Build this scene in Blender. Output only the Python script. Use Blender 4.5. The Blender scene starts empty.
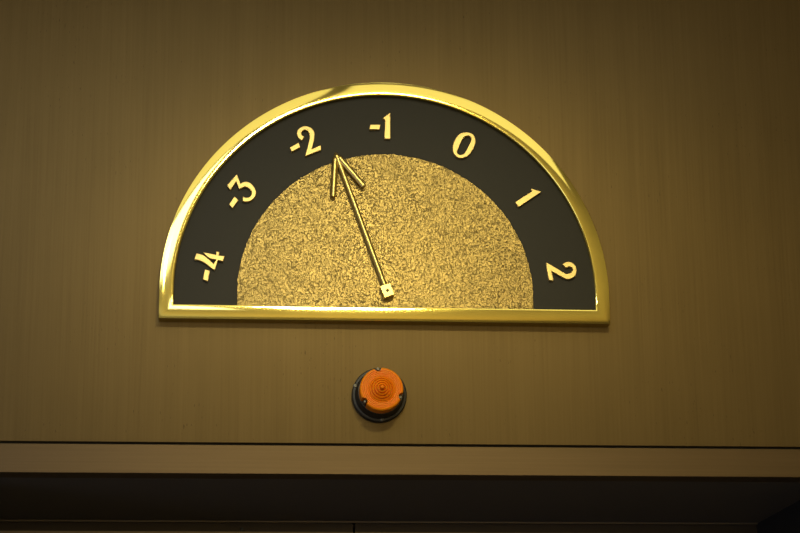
import bpy, bmesh, math, random
from mathutils import Vector, Matrix

random.seed(7)
HZ = 2.30                      # height of the dial's centre above the floor (m)
scn = bpy.context.scene
COL = scn.collection

# ------------------------------------------------------------------ camera
cam_d = bpy.data.cameras.new('camera')
cam_d.sensor_width = 36.0
cam_d.sensor_fit = 'HORIZONTAL'
cam_d.lens = 2000.0 / 800.0 * 36.0
cam = bpy.data.objects.new('camera', cam_d)
COL.objects.link(cam)
yaw, pitch, roll = 0.0888917, 0.2680449, -0.0083847
fw = Vector((math.sin(yaw)*math.cos(pitch), math.cos(yaw)*math.cos(pitch), math.sin(pitch)))
rt = fw.cross(Vector((0, 0, 1))).normalized()
up = rt.cross(fw)
r2 = rt*math.cos(roll) + up*math.sin(roll)
u2 = -rt*math.sin(roll) + up*math.cos(roll)
m = Matrix((r2, u2, -fw)).transposed().to_4x4()
m.translation = Vector((-0.210107, -2.583865, HZ - 0.669567))
cam.matrix_world = m
scn.camera = cam

# ------------------------------------------------------------------ world, exposure
w = bpy.data.worlds.new('world'); scn.world = w
w.use_nodes = True
w.node_tree.nodes['Background'].inputs[0].default_value = (1.0, 0.8, 0.5, 1)
w.node_tree.nodes['Background'].inputs[1].default_value = 0.02
scn.view_settings.view_transform = 'Standard'
scn.view_settings.look = 'None'
scn.view_settings.exposure = 0.0
scn.view_settings.gamma = 1.0
scn.view_settings.use_curve_mapping = False

# ------------------------------------------------------------------ lights
def area(name, loc, target, sx, sy, power, color):
    d = bpy.data.lights.new(name, 'AREA')
    d.shape = 'RECTANGLE'; d.size = sx; d.size_y = sy
    d.energy = power; d.color = color
    o = bpy.data.objects.new(name, d); COL.objects.link(o)
    o.location = loc
    o.rotation_euler = (Vector(target) - Vector(loc)).to_track_quat('-Z', 'Y').to_euler()
    return o
def spot(name, loc, target, power, color, deg, soft=0.06):
    d = bpy.data.lights.new(name, 'SPOT')
    d.spot_size = math.radians(deg); d.spot_blend = 1.0
    d.shadow_soft_size = soft; d.energy = power; d.color = color
    o = bpy.data.objects.new(name, d); COL.objects.link(o)
    o.location = loc
    o.rotation_euler = (Vector(target) - Vector(loc)).to_track_quat('-Z', 'Y').to_euler()
    return o
# luminous ceiling panels and a slim strip lamp of the lobby, daylight from the left, plus added unseen fill lights and spots
for x0, x1, p in ((-0.62, -0.030, 1.5), (0.016, 0.55, 1.45)):
    o = area('ceiling_panel_light', ((x0+x1)/2, -1.18, 2.98), ((x0+x1)/2, -1.18, 0), x1-x0, 0.85, p, (1.0, 0.93, 0.58))
    o.rotation_euler = (0, 0, math.radians(3.5))
area('ceiling_panel_light_left', (-0.61, -2.06, 2.98), (-0.61, -2.06, 0), 0.98, 0.72, 9.0, (0.92, 0.97, 1.0))
area('ceiling_strip_lamp', (0.0, -0.66, 2.98), (0.0, -0.66, 0), 1.3, 0.05, 0.9, (1.0, 0.96, 0.80))
area('ceiling_fill', (0.6, -2.6, 2.45), (0.5, -2.5, 3.5), 3.2, 1.0, 3.0, (1.0, 0.86, 0.34))  # added unseen uplight, brightens the ceiling that the brass reflects
area('window_daylight', (-2.9, -1.5, 1.3), (0, -0.6, 1.9), 1.2, 1.0, 9.0, (0.55, 0.65, 1.0))
area('far_warm_fill', (0.3, -4.15, 2.3), (0.3, 0, 2.1), 1.2, 0.5, 12.0, (1.0, 0.70, 0.22))  # added unseen warm fill, evens out the light on the bronze wall
area('far_cool_fill', (-0.85, -4.15, 2.50), (-0.85, 0, 2.5), 1.0, 0.7, 4.0, (0.88, 0.96, 1.0))  # added unseen cool fill, puts a white edge on the right rim
spot('wall_fill_spot', (0.14, -1.9, 2.95), (0.14, 0, 2.02), 33.0, (1.0, 0.82, 0.34), 40)  # all these spots are added and unseen: bright wall centre, dimmer corners
spot('wall_fill_spot', (0.04, -1.95, 2.95), (-0.05, 0, 2.17), 20.0, (1.0, 0.88, 0.50), 30)
spot('wall_fill_spot', (-0.5, -2.2, 2.95), (-0.24, 0, 2.25), 4.5, (1.0, 0.90, 0.5), 26)

# ------------------------------------------------------------------ materials
def new_mat(name):
    mt = bpy.data.materials.new(name); mt.use_nodes = True
    nt = mt.node_tree
    return mt, nt, nt.nodes['Principled BSDF']
def simple(name, col, rough=0.5, metal=0.0, bump=0.0, bscale=400.0, **kw):
    mt, nt, b = new_mat(name)
    tc = nt.nodes.new('ShaderNodeTexCoord')
    n = nt.nodes.new('ShaderNodeTexNoise'); n.inputs['Scale'].default_value = bscale
    n.inputs['Detail'].default_value = 3
    nt.links.new(tc.outputs['Object'], n.inputs['Vector'])
    mx = nt.nodes.new('ShaderNodeMix'); mx.data_type = 'RGBA'
    mx.inputs['A'].default_value = (*[c*0.93 for c in col], 1)
    mx.inputs['B'].default_value = (*[min(1, c*1.06) for c in col], 1)
    nt.links.new(n.outputs['Fac'], mx.inputs['Factor'])
    nt.links.new(mx.outputs['Result'], b.inputs['Base Color'])
    b.inputs['Roughness'].default_value = rough
    b.inputs['Metallic'].default_value = metal
    for k, v in kw.items(): b.inputs[k].default_value = v
    if bump:
        bp = nt.nodes.new('ShaderNodeBump'); bp.inputs['Strength'].default_value = bump
        bp.inputs['Distance'].default_value = 0.0005
        nt.links.new(n.outputs['Fac'], bp.inputs['Height'])
        nt.links.new(bp.outputs['Normal'], b.inputs['Normal'])
    return mt

def brushed(name, c0, c1, stretch, rough=0.5, metal=0.7, specks=True):
    """bronze coloured laminate with a fine grain; stretch = scale per axis"""
    mt, nt, b = new_mat(name)
    L = nt.links.new
    tc = nt.nodes.new('ShaderNodeTexCoord')
    def noise(sc, scale, detail=4.0):
        mp = nt.nodes.new('ShaderNodeMapping'); mp.inputs['Scale'].default_value = sc
        L(tc.outputs['Object'], mp.inputs['Vector'])
        n = nt.nodes.new('ShaderNodeTexNoise'); n.inputs['Scale'].default_value = scale
        n.inputs['Detail'].default_value = detail
        L(mp.outputs['Vector'], n.inputs['Vector'])
        return n.outputs['Fac']
    def math_(op, a, bb):
        q = nt.nodes.new('ShaderNodeMath'); q.operation = op
        for i, v in enumerate((a, bb)):
            if isinstance(v, (int, float)): q.inputs[i].default_value = v
            else: L(v, q.inputs[i])
        return q.outputs[0]
    fine = noise(stretch, 1.0, 5.0)
    broad = noise(tuple(s*0.14 for s in stretch), 1.0, 3.0)
    blotch = noise((1, 1, 1), 9.0, 4.0)
    f = math_('ADD', math_('MULTIPLY', fine, 0.5), math_('MULTIPLY', broad, 0.3))
    f = math_('ADD', f, math_('MULTIPLY', blotch, 0.2))
    cr = nt.nodes.new('ShaderNodeValToRGB')
    cr.color_ramp.elements[0].position = 0.30; cr.color_ramp.elements[0].color = (*c0, 1)
    cr.color_ramp.elements[1].position = 0.70; cr.color_ramp.elements[1].color = (*c1, 1)
    L(f, cr.inputs['Fac'])
    col = cr.outputs['Color']
    if specks:
        sp = noise((520, 1, 110), 1.0, 1.0)
        msk = noise((1.5, 1, 2.5), 4.0, 2.0)
        k = nt.nodes.new('ShaderNodeMapRange'); k.inputs['From Min'].default_value = 0.69
        k.inputs['From Max'].default_value = 0.74; L(sp, k.inputs['Value'])
        k2 = nt.nodes.new('ShaderNodeMapRange'); k2.inputs['From Min'].default_value = 0.48
        k2.inputs['From Max'].default_value = 0.62; L(msk, k2.inputs['Value'])
        kk = math_('MULTIPLY', math_('MULTIPLY', k.outputs[0], k2.outputs[0]), 0.55)
        mx = nt.nodes.new('ShaderNodeMix'); mx.data_type = 'RGBA'
        L(kk, mx.inputs['Factor']); L(col, mx.inputs['A'])
        mx.inputs['B'].default_value = (c0[0]*.35, c0[1]*.35, c0[2]*.35, 1)
        col = mx.outputs['Result']
    L(col, b.inputs['Base Color'])
    b.inputs['Metallic'].default_value = metal
    b.inputs['Roughness'].default_value = rough
    bp = nt.nodes.new('ShaderNodeBump'); bp.inputs['Strength'].default_value = 0.25
    bp.inputs['Distance'].default_value = 0.0004
    L(fine, bp.inputs['Height']); L(bp.outputs['Normal'], b.inputs['Normal'])
    return mt

M_wall = brushed('bronze_wall_laminate', (0.163, 0.113, 0.042), (0.212, 0.149, 0.059), (330, 330, 5))
M_trim = brushed('bronze_trim_laminate', (0.113, 0.076, 0.036), (0.142, 0.096, 0.049), (5, 330, 330), specks=False)
M_dark = simple('dark_bronze_soffit', (0.15, 0.135, 0.12), 0.55, 0.3)
M_door = simple('dark_bronze_door', (0.10, 0.08, 0.062), 0.45, 0.5)
M_lip = simple('bronze_lip', (0.42, 0.33, 0.22), 0.4, 0.6)
M_black = simple('black_gap_backing', (0.012, 0.011, 0.010), 0.8)
M_plaster = simple('warm_plaster', (0.80, 0.76, 0.66), 0.85, bscale=40)
M_floor = simple('dark_stone_floor', (0.30, 0.26, 0.21), 0.35, bscale=12)
M_brass = simple('polished_brass', (0.88, 0.725, 0.20), 0.06, 1.0, bscale=30)
M_satin = simple('satin_brass', (0.70, 0.54, 0.185), 0.34, 1.0, bscale=500)
M_paint = simple('yellow_brass_numeral', (0.95, 0.72, 0.28), 0.42, 0.55, bscale=500)
M_panel = simple('charcoal_dial_lacquer', (0.020, 0.019, 0.015), 0.5, 0.0, bump=0.1, **{'Specular IOR Level': 0.25})
M_rubber = simple('black_plastic', (0.014, 0.013, 0.013), 0.45)
M_steel = simple('steel_screw', (0.16, 0.16, 0.15), 0.5, 0.6)
M_brown = simple('dark_pin', (0.16, 0.12, 0.04), 0.5, 0.6)

def fan_material():
    mt, nt, b = new_mat('crinkled_brass')
    L = nt.links.new
    tc = nt.nodes.new('ShaderNodeTexCoord')
    def nz(scale, det, dist):
        n = nt.nodes.new('ShaderNodeTexNoise'); n.inputs['Scale'].default_value = scale
        n.inputs['Detail'].default_value = det; n.inputs['Distortion'].default_value = dist
        L(tc.outputs['Object'], n.inputs['Vector']); return n.outputs['Fac']
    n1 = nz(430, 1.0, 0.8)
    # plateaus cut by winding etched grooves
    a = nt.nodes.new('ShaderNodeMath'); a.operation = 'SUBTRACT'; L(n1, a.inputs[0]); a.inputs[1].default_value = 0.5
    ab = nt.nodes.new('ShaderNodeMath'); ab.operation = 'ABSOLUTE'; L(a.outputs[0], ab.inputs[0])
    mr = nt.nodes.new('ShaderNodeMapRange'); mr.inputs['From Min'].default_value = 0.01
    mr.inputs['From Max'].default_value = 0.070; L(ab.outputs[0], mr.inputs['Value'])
    bp = nt.nodes.new('ShaderNodeBump'); bp.inputs['Strength'].default_value = 1.0
    bp.inputs['Distance'].default_value = 0.0003
    L(mr.outputs[0], bp.inputs['Height']); L(bp.outputs['Normal'], b.inputs['Normal'])
    mx = nt.nodes.new('ShaderNodeMix'); mx.data_type = 'RGBA'   # groove shading painted into the base colour
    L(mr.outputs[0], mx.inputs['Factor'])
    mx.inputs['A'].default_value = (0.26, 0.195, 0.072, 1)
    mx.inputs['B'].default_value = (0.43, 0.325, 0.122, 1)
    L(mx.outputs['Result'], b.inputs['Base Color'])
    b.inputs['Metallic'].default_value = 1.0
    b.inputs['Roughness'].default_value = 0.42
    return mt
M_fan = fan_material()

def lens_material():
    mt, nt, b = new_mat('amber_lens_plastic')
    b.inputs['Base Color'].default_value = (0.90, 0.26, 0.002, 1)
    b.inputs['Roughness'].default_value = 0.4
    b.inputs['Transmission Weight'].default_value = 0.0
    b.inputs['Subsurface Weight'].default_value = 0.3
    b.inputs['Subsurface Radius'].default_value = (0.01, 0.003, 0.0005)
    b.inputs['IOR'].default_value = 1.49
    b.inputs['Specular IOR Level'].default_value = 0.22
    tc = nt.nodes.new('ShaderNodeTexCoord')
    n = nt.nodes.new('ShaderNodeTexNoise'); n.inputs['Scale'].default_value = 900
    nt.links.new(tc.outputs['Object'], n.inputs['Vector'])
    bp = nt.nodes.new('ShaderNodeBump'); bp.inputs['Strength'].default_value = 0.15
    bp.inputs['Distance'].default_value = 0.0003
    nt.links.new(n.outputs['Fac'], bp.inputs['Height']); nt.links.new(bp.outputs['Normal'], b.inputs['Normal'])
    return mt
M_lens = lens_material()

# ------------------------------------------------------------------ helpers
def link(name, bm, mat, parent=None, smooth=False, label=None, loc=None):
    me = bpy.data.meshes.new(name)
    bmesh.ops.recalc_face_normals(bm, faces=bm.faces)
    bm.to_mesh(me); bm.free()
    me.materials.append(mat)
    if smooth:
        for p in me.polygons: p.use_smooth = True
        me.set_sharp_from_angle(angle=math.radians(32))
    o = bpy.data.objects.new(name, me); COL.objects.link(o)
    if parent: o.parent = parent
    if label: o['label'] = label
    if loc: o.location = loc
    return o
def box(bm, x0, x1, y0, y1, z0, z1, bev=0.0):
    r = bmesh.ops.create_cube(bm, size=1.0)
    for v in r['verts']:
        v.co = Vector((x0 + (v.co.x+.5)*(x1-x0), y0 + (v.co.y+.5)*(y1-y0), z0 + (v.co.z+.5)*(z1-z0)))
    if bev:
        es = list({e for v in r['verts'] for e in v.link_edges})
        bmesh.ops.bevel(bm, geom=es, offset=bev, segments=2, profile=0.5, affect='EDGES')
def struct(name, x0, x1, y0, y1, z0, z1, mat, parent=None, bev=0.0):
    bm = bmesh.new(); box(bm, x0, x1, y0, y1, z0, z1, bev)
    o = link(name, bm, mat, parent)
    if not parent: o['kind'] = 'structure'
    return o
def prism(bm, loops, y_back, y_front, bev=0.0):
    """extruded outline in the x,z plane; loops[0] outer, others holes"""
    edges = []
    for lp in loops:
        vs = [bm.verts.new((x, y_back, z)) for x, z in lp]
        for i in range(len(vs)): edges.append(bm.edges.new((vs[i], vs[(i+1) % len(vs)])))
    r = bmesh.ops.triangle_fill(bm, use_beauty=True, use_dissolve=True, edges=edges)
    fs = [g for g in r['geom'] if isinstance(g, bmesh.types.BMFace)]
    ex = bmesh.ops.extrude_face_region(bm, geom=fs)
    vs = [g for g in ex['geom'] if isinstance(g, bmesh.types.BMVert)]
    for v in vs: v.co.y = y_front
    if bev:
        es = [e for e in bm.edges if len(e.link_faces) == 2 and all(abs(v.co.y-y_front) < 1e-7 for v in e.verts)
              and e.calc_face_angle(0) > 1.0]
        bmesh.ops.bevel(bm, geom=es, offset=bev, segments=1, profile=0.5, affect='EDGES', clamp_overlap=True)
def smooth_loop(pts, sharp=42):
    n = len(pts); P = [Vector(p) for p in pts]; out = []
    def corner(i):
        a = P[i]-P[i-1]; b = P[(i+1) % n]-P[i]
        return math.degrees(a.angle(b)) > sharp
    cs = [corner(i) for i in range(n)]
    for i in range(n):
        p1, p2 = P[i], P[(i+1) % n]
        p0 = P[i-1] if not cs[i] else p1*2-p2
        p3 = P[(i+2) % n] if not cs[(i+1) % n] else p2*2-p1
        out.append(p1)
        if cs[i] and cs[(i+1) % n]: continue
        for t in (.25, .5, .75):
            out.append(0.5*((2*p1)+(p2-p0)*t+(2*p0-5*p1+4*p2-p3)*t*t+(3*p1-p0-3*p2+p3)*t**3))
    return [tuple(v) for v in out]
def lathe(bm, prof, seg=64, cx=0, cz=0, notch=None):
    """profile of (radius, protrusion) spun about the axis that leaves the wall"""
    rings = []
    for r, h in prof:
        if r < 1e-7: rings.append([bm.verts.new((cx, -h, cz))]); continue
        ring = []
        for i in range(seg):
            a = 2*math.pi*i/seg
            rr = notch(a, r, h) if notch else r
            ring.append(bm.verts.new((cx+rr*math.cos(a), -h, cz+rr*math.sin(a))))
        rings.append(ring)
    for A, B in zip(rings, rings[1:]):
        for i in range(seg):
            j = (i+1) % seg
            if len(A) == 1 and len(B) == 1: continue
            if len(A) == 1: bm.faces.new((A[0], B[i], B[j]))
            elif len(B) == 1: bm.faces.new((A[i], A[j], B[0]))
            else: bm.faces.new((A[i], A[j], B[j], B[i]))
def rod(bm, p, q, r0, r1, seg=20, cap=0.0006):
    p, q = Vector(p), Vector(q); d = (q-p); L = d.length; d.normalize()
    a = d.orthogonal().normalized(); b = d.cross(a)
    prof = [(0, 0), (r0-cap, 0), (r0, cap), (r1, L-cap), (max(r1-cap, 1e-5), L), (0, L)]
    rings = []
    for r, t in prof:
        c = p + d*t
        rings.append([bm.verts.new(c)] if r == 0 else
                     [bm.verts.new(c + (a*math.cos(2*math.pi*i/seg)+b*math.sin(2*math.pi*i/seg))*r) for i in range(seg)])
    for A, B in zip(rings, rings[1:]):
        for i in range(seg):
            j = (i+1) % seg
            if len(A) == 1: bm.faces.new((A[0], B[i], B[j]))
            elif len(B) == 1: bm.faces.new((A[i], A[j], B[0]))
            else: bm.faces.new((A[i], A[j], B[j], B[i]))
def thing(name, label, cat, loc):
    o = bpy.data.objects.new(name, None); COL.objects.link(o)
    o.empty_display_size = 0.05
    o.location = loc; o['label'] = label; o['category'] = cat
    return o

# ------------------------------------------------------------------ the room
ZC = 3.0
ZT = HZ - 0.2397               # underside of the trim = soffit height
ZG0, ZG1 = HZ - 0.2018, HZ - 0.1986   # shadow gap
JR, JL = 0.6077, -0.640        # jambs of the lift opening
struct('floor', -3.0, 3.0, -4.2, 0.60, -0.05, 0.0, M_floor)
struct('ceiling', -3.0, 3.0, -4.2, 0.05, ZC, ZC+0.05, M_plaster)
struct('wall_back', -3.0, 3.0, -4.25, -4.2, 0.0, ZC, M_plaster)
struct('wall_left', -3.05, -3.0, -4.2, 0.6, 0.0, ZC, M_plaster)
struct('wall_right', 3.0, 3.05, -4.2, 0.6, 0.0, ZC, M_plaster)
bm = bmesh.new()
box(bm, -3.0, 3.0, 0.0, 0.04, ZG1, ZC, 0.0006)
link('wall_front', bm, M_wall, smooth=True)['kind'] = 'structure'
struct('trim_1', -3.0, 3.0, -0.0005, 0.04, ZT, ZG0, M_trim, bev=0.0007)
struct('trim_2', -3.0, 3.0, 0.006, 0.039, ZG0, ZG1, M_black)
struct('wall_right_pier', JR, 3.0, 0.0, 0.04, 0.0, ZT, M_wall)
struct('wall_left_pier', -3.0, JL, 0.0, 0.04, 0.0, ZT, M_wall)
struct('trim_3', JL-0.03, JR+0.03, 0.04, 0.48, ZT, ZT+0.03, M_dark)              # soffit
struct('trim_4', JR, JR+0.03, 0.04, 0.48, 0.0, ZT, M_black)                       # jambs
struct('trim_5', JL-0.03, JL, 0.04, 0.48, 0.0, ZT, M_black)
struct('trim_6', JL, JR, 0.428, 0.434, ZT-0.0018, ZT, M_lip)                      # bright lip over the doors
GX = -0.0143
for k, (a, b) in enumerate(((JL, GX-0.0016), (GX+0.0016, JR))):
    bm = bmesh.new()
    box(bm, a, b, 0.435, 0.465, 0.0, ZT-0.0022)
    d = link('door_%d' % (k+1), bm, M_door); d['kind'] = 'structure'
    bm = bmesh.new(); box(bm, a+0.0, b, 0.4335, 0.4352, ZT-0.0190, ZT-0.0155)
    link('moulding', bm, M_lip, d)
    if k == 0:
        bm = bmesh.new(); lathe(bm, [(0, 0.0030), (0.0022, 0.0022), (0.0032, 0.0)], 20)
        s = link('screw', bm, M_steel, d, True, loc=(-0.1834, 0.435, HZ-0.2515))
struct('trim_7', JL, JR, 0.47, 0.48, 0.0, ZT, M_black)                           # dark shaft behind the gap

# ------------------------------------------------------------------ the floor indicator dial
dial = thing('floor_indicator_dial', 'half-round brass-rimmed dial with gold numbers and arrow pointer on the bronze wall', 'floor indicator', (0, 0, HZ))
RO, RI, ZS = 0.300, 0.2812, 0.9935
ZBO, ZBI = -0.0378, -0.0189
PY = -0.0135                    # face of the charcoal panel

def arc_pts(R, zb, n=96):
    return [(-R, zb)] + [(-R*math.cos(math.pi*i/n), ZS*R*math.sin(math.pi*i/n)) for i in range(n+1)] + [(R, zb)]
O, I = arc_pts(RO, ZBO), arc_pts(RI, ZBI)
bm = bmesh.new()
prof = [(0.0, 0.0), (0.0, 0.0203), (0.016, 0.0206)]
NF = 14
for i in range(1, NF):
    t = 0.016 + 0.874*i/NF
    prof.append((t, 0.0206 + 0.00035*(1-(2*(t-0.016)/0.874-1)**2)))
prof += [(0.90, 0.0206), (0.92, 0.02053), (0.98, 0.02015), (1.0, 0.0199), (1.0, 0.004), (0.5, 0.0)]
rings = []
for (ox, oz), (ix, iz) in zip(O, I):
    rings.append([bm.verts.new((ox+t*(ix-ox), -d, oz+t*(iz-oz))) for t, d in prof])
for k in range(len(rings)):
    A, B = rings[k], rings[(k+1) % len(rings)]
    for j in range(len(prof)):
        jj = (j+1) % len(prof)
        bm.faces.new((A[j], A[jj], B[jj], B[j]))
frame = link('frame', bm, M_brass, dial, True, 'polished gold brass rim')

bm = bmesh.new()
loop = arc_pts(RI+0.004, ZBI-0.004, 96)
prism(bm, [loop], -0.0005, PY)
link('dial_face', bm, M_panel, dial, label='flat charcoal face')

RF = 0.1977
rf = random.Random(3)
loop = [(-RF, ZBI)] + [(-(RF+rf.uniform(-.0006, .0006))*math.cos(math.pi*i/180), ZS*(RF+rf.uniform(-.0006, .0006))*math.sin(math.pi*i/180)) for i in range(181)] + [(RF, ZBI)]
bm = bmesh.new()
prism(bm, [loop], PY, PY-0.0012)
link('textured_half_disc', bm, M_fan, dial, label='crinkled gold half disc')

GLYPHS = [
    ('minus_four', [(-252.13, 51.31), (-245.98, 50.27), (-239.78, 46.81), (-234.24, 41.93), (-229.8, 36.74), (-225.82, 43.48), (-235.26, 45.61), (-243.31, 53.44), (-226.19, 49.88), (-225.99, 54.44), (-222.16, 53.93), (-222.77, 48.94), (-215.25, 48.49), (-217.05, 41.06), (-223.63, 42.95), (-227.9, 28.97), (-234.1, 33.69), (-241.0, 38.69), (-247.87, 42.13), (-254.98, 43.3)], None, [(-240.57, 29.76), (-234.28, 27.74), (-236.48, 13.55), (-243.05, 16.28)]),
    ('minus_three', [(-200.27, 162.8), (-195.39, 149.65), (-189.35, 152.39), (-182.42, 150.63), (-176.82, 144.64), (-174.53, 137.71), (-176.12, 131.3), (-180.75, 126.44), (-186.52, 124.59), (-192.04, 125.21), (-191.85, 131.58), (-188.66, 130.2), (-184.25, 130.28), (-181.24, 132.94), (-180.04, 136.59), (-181.34, 140.92), (-185.38, 144.33), (-190.64, 145.38), (-196.81, 141.78), (-201.09, 152.45), (-208.8, 140.68), (-213.03, 147.27)], None, [(-202.88, 131.52), (-197.99, 126.55), (-205.4, 115.14), (-210.16, 120.54)]),
    ('minus_two', [(-113.52, 212.42), (-117.45, 215.58), (-119.86, 221.13), (-118.91, 227.07), (-114.32, 231.61), (-108.02, 232.93), (-101.71, 231.15), (-97.5, 226.8), (-96.08, 220.92), (-97.45, 212.76), (-100.2, 200.18), (-87.64, 206.34), (-87.21, 199.72), (-108.53, 190.44), (-106.2, 199.31), (-103.05, 214.12), (-103.08, 221.5), (-105.2, 226.63), (-109.4, 228.02), (-112.89, 226.46), (-114.27, 222.74), (-113.14, 219.81), (-110.05, 217.66)], None, [(-129.51, 202.06), (-117.7, 209.38), (-115.57, 202.79), (-127.11, 196.22)]),
    ('minus_one', [(6.95, 255.05), (-3.37, 246.9), (-0.62, 245.13), (0.06, 242.11), (-0.24, 231.16), (-1.01, 217.45), (6.81, 217.62)], None, [(-20.48, 237.27), (-6.42, 237.58), (-7.84, 230.75), (-21.88, 230.44)]),
    ('zero', [(109.24, 229.0), (115.68, 228.47), (120.77, 225.2), (123.24, 219.18), (122.46, 211.74), (119.11, 204.26), (114.49, 197.44), (108.64, 193.29), (102.21, 192.08), (96.47, 194.37), (92.7, 199.67), (91.9, 206.37), (93.56, 213.81), (97.54, 221.99), (102.77, 227.1)], [(112.38, 224.34), (115.59, 223.74), (117.47, 220.4), (116.74, 215.66), (112.73, 206.82), (108.1, 199.32), (104.85, 196.97), (101.64, 196.5), (98.46, 198.44), (97.87, 201.79), (99.89, 207.89), (103.23, 215.37), (106.53, 220.84), (109.41, 223.6)], None),
    ('one', [(198.08, 150.01), (211.74, 146.0), (180.37, 124.11), (176.04, 130.68), (197.3, 144.66), (199.55, 147.1)], None, None),
    ('two', [(215.8, 46.34), (224.58, 41.5), (240.86, 31.69), (245.95, 31.38), (250.48, 33.8), (252.27, 37.75), (250.69, 40.34), (246.89, 41.2), (242.63, 39.56), (238.05, 44.46), (241.96, 47.01), (246.45, 47.87), (252.15, 46.26), (255.84, 41.73), (256.93, 35.86), (255.46, 29.96), (251.51, 25.98), (245.71, 23.81), (239.4, 25.54), (231.89, 29.86), (222.49, 35.33), (225.28, 21.41), (219.57, 21.85), (218.4, 25.48)], None, None),
]
for nm, outer, hole, minus in GLYPHS:
    if nm == 'zero': loops = [smooth_loop(outer, 60), smooth_loop(hole, 60)]
    else: loops = [smooth_loop(outer)] + ([smooth_loop(hole)] if hole else [])
    mm = lambda lp: [(x/1000.0, z/1000.0) for x, z in lp]
    bm = bmesh.new()
    prism(bm, [mm(l) for l in loops], PY, PY-0.0055, 0.0004)
    g = link('numeral_' + nm.replace('minus_', ''), bm, M_paint, dial)
    if nm.startswith('minus'):
        g.name = 'numeral'
    g.name = 'numeral'
    if minus:
        bm = bmesh.new(); prism(bm, [mm(minus)], PY, PY-0.0055, 0.0004)
        link('minus_sign', bm, M_paint, g)

# the pointer: shaft with two barbs, square hub block with a pin
HY = -0.0215                    # axis of the rods
hub = Vector((0.0005, 0, 0.0022)); tip = Vector((-0.0678, 0, 0.1940))
dr = (tip-hub).normalized(); nr = Vector((dr.z, 0, -dr.x))
P3 = lambda v, y=HY: (v.x, y, v.z)
bm = bmesh.new()
rod(bm, P3(hub+dr*0.004), P3(tip-dr*0.003), 0.0038, 0.0036)
shaft = link('pointer', bm, M_satin, dial, True, 'brass arrow pointer aimed just right of -2')
bl, br = Vector((-0.0712, 0, 0.1325)), Vector((-0.0298, 0, 0.1482))
for e in (bl, br):
    bm = bmesh.new()
    d = (e-tip).normalized()
    rod(bm, P3(tip+d*0.0085), P3(e), 0.0042, 0.0042, cap=0.0003)
    rod(bm, P3(tip-d*0.0015), P3(tip+d*0.0090), 0.0008, 0.0042, cap=0.0002)
    link('barb', bm, M_satin, shaft, True)
bm = bmesh.new()
box(bm, -0.0073, 0.0073, -0.0285, PY-0.0012, -0.0087, 0.0087, 0.0006)
rotm = Matrix.Rotation(math.atan2(-dr.x, dr.z)*-1, 4, 'Y')
for v in bm.verts: v.co = rotm @ v.co + Vector((0.0005, 0, 0.0022))
link('hub', bm, M_satin, shaft, label='square brass hub block')
bm = bmesh.new()
lathe(bm, [(0.0022, 0.0280), (0.0022, 0.0288), (0.0012, 0.0288), (0.0011, 0.0294), (0, 0.0296)], 24, 0.0008, 0.0022)
link('pin', bm, M_brown, shaft, True)

# ------------------------------------------------------------------ the amber lamp
LX, LZ = -0.0092, -0.1352
lamp = thing('indicator_lamp', 'round amber lamp with black base on the wall below the brass dial', 'lamp', (LX, 0, HZ+LZ))
bm = bmesh.new()
lathe(bm, [(0, 0), (0.0362, 0), (0.0362, 0.0085), (0.0350, 0.0100), (0.0325, 0.0105), (0.0300, 0.0240), (0.0292, 0.0255), (0, 0.0255)], 72)
base = link('base', bm, M_rubber, lamp, True, 'black round plastic base')
sc_pos = [(-0.0046, 0.0278), (-0.0212, -0.0152), (0.0245, -0.0090)]
angs = [math.atan2(z, x) for x, z in sc_pos]
def notch(a, r, h):
    if r < 0.018: return r
    for q in angs:
        dd = abs((a-q+math.pi) % (2*math.pi) - math.pi)
        # a half-round bite of 4.4 mm radius centred on the rim
        c = 0.0278; w_ = 0.0042
        s = c*math.sin(dd)
        if dd < 0.5 and abs(s) < w_:
            lim = c*math.cos(dd) - math.sqrt(w_*w_-s*s)
            r = min(r, lim)
    return r
prof = [(0.0282, 0.0250), (0.0282, 0.0462), (0.0272, 0.0476)]
r = 0.0262
def lens_h(r): return 0.0482 + (0.012*(1-r/0.0172) if r < 0.0172 else 0.0)
while r > 0.0040:               # concentric ribs rising to the bullseye
    dp = 0.0010 if r > 0.0175 else 0.0018
    pitch = 0.0021 if r > 0.0175 else 0.0032
    prof += [(r, lens_h(r)), (r-pitch*0.5, lens_h(r-pitch*0.5)), (r-pitch*0.72, lens_h(r)-dp), (r-pitch*0.80, lens_h(r)-dp)]; r -= pitch
prof += [(0.0026, 0.0605), (0.0022, 0.0618), (0.0012, 0.0625), (0.0, 0.0627)]
bm = bmesh.new(); lathe(bm, prof, 144, 0, 0, notch)
lens = link('lens', bm, M_lens, lamp, True, 'amber ribbed lens')
for x, z in sc_pos:
    bm = bmesh.new()
    lathe(bm, [(0.0022, 0.0250), (0.0022, 0.0405), (0.0016, 0.0415), (0, 0.0416)], 20, x, z)
    link('lens_screw', bm, M_steel, lens, True)
for x, z in ((-0.0322, 0.0118), (0.0030, -0.0330), (0.0260, 0.0195)):
    bm = bmesh.new()
    lathe(bm, [(0.0026, 0.0080), (0.0026, 0.0104), (0.0018, 0.0112), (0.0009, 0.0112), (0.0006, 0.0106), (0, 0.0106)], 20, x, z)
    link('mounting_screw', bm, M_steel, base, True)
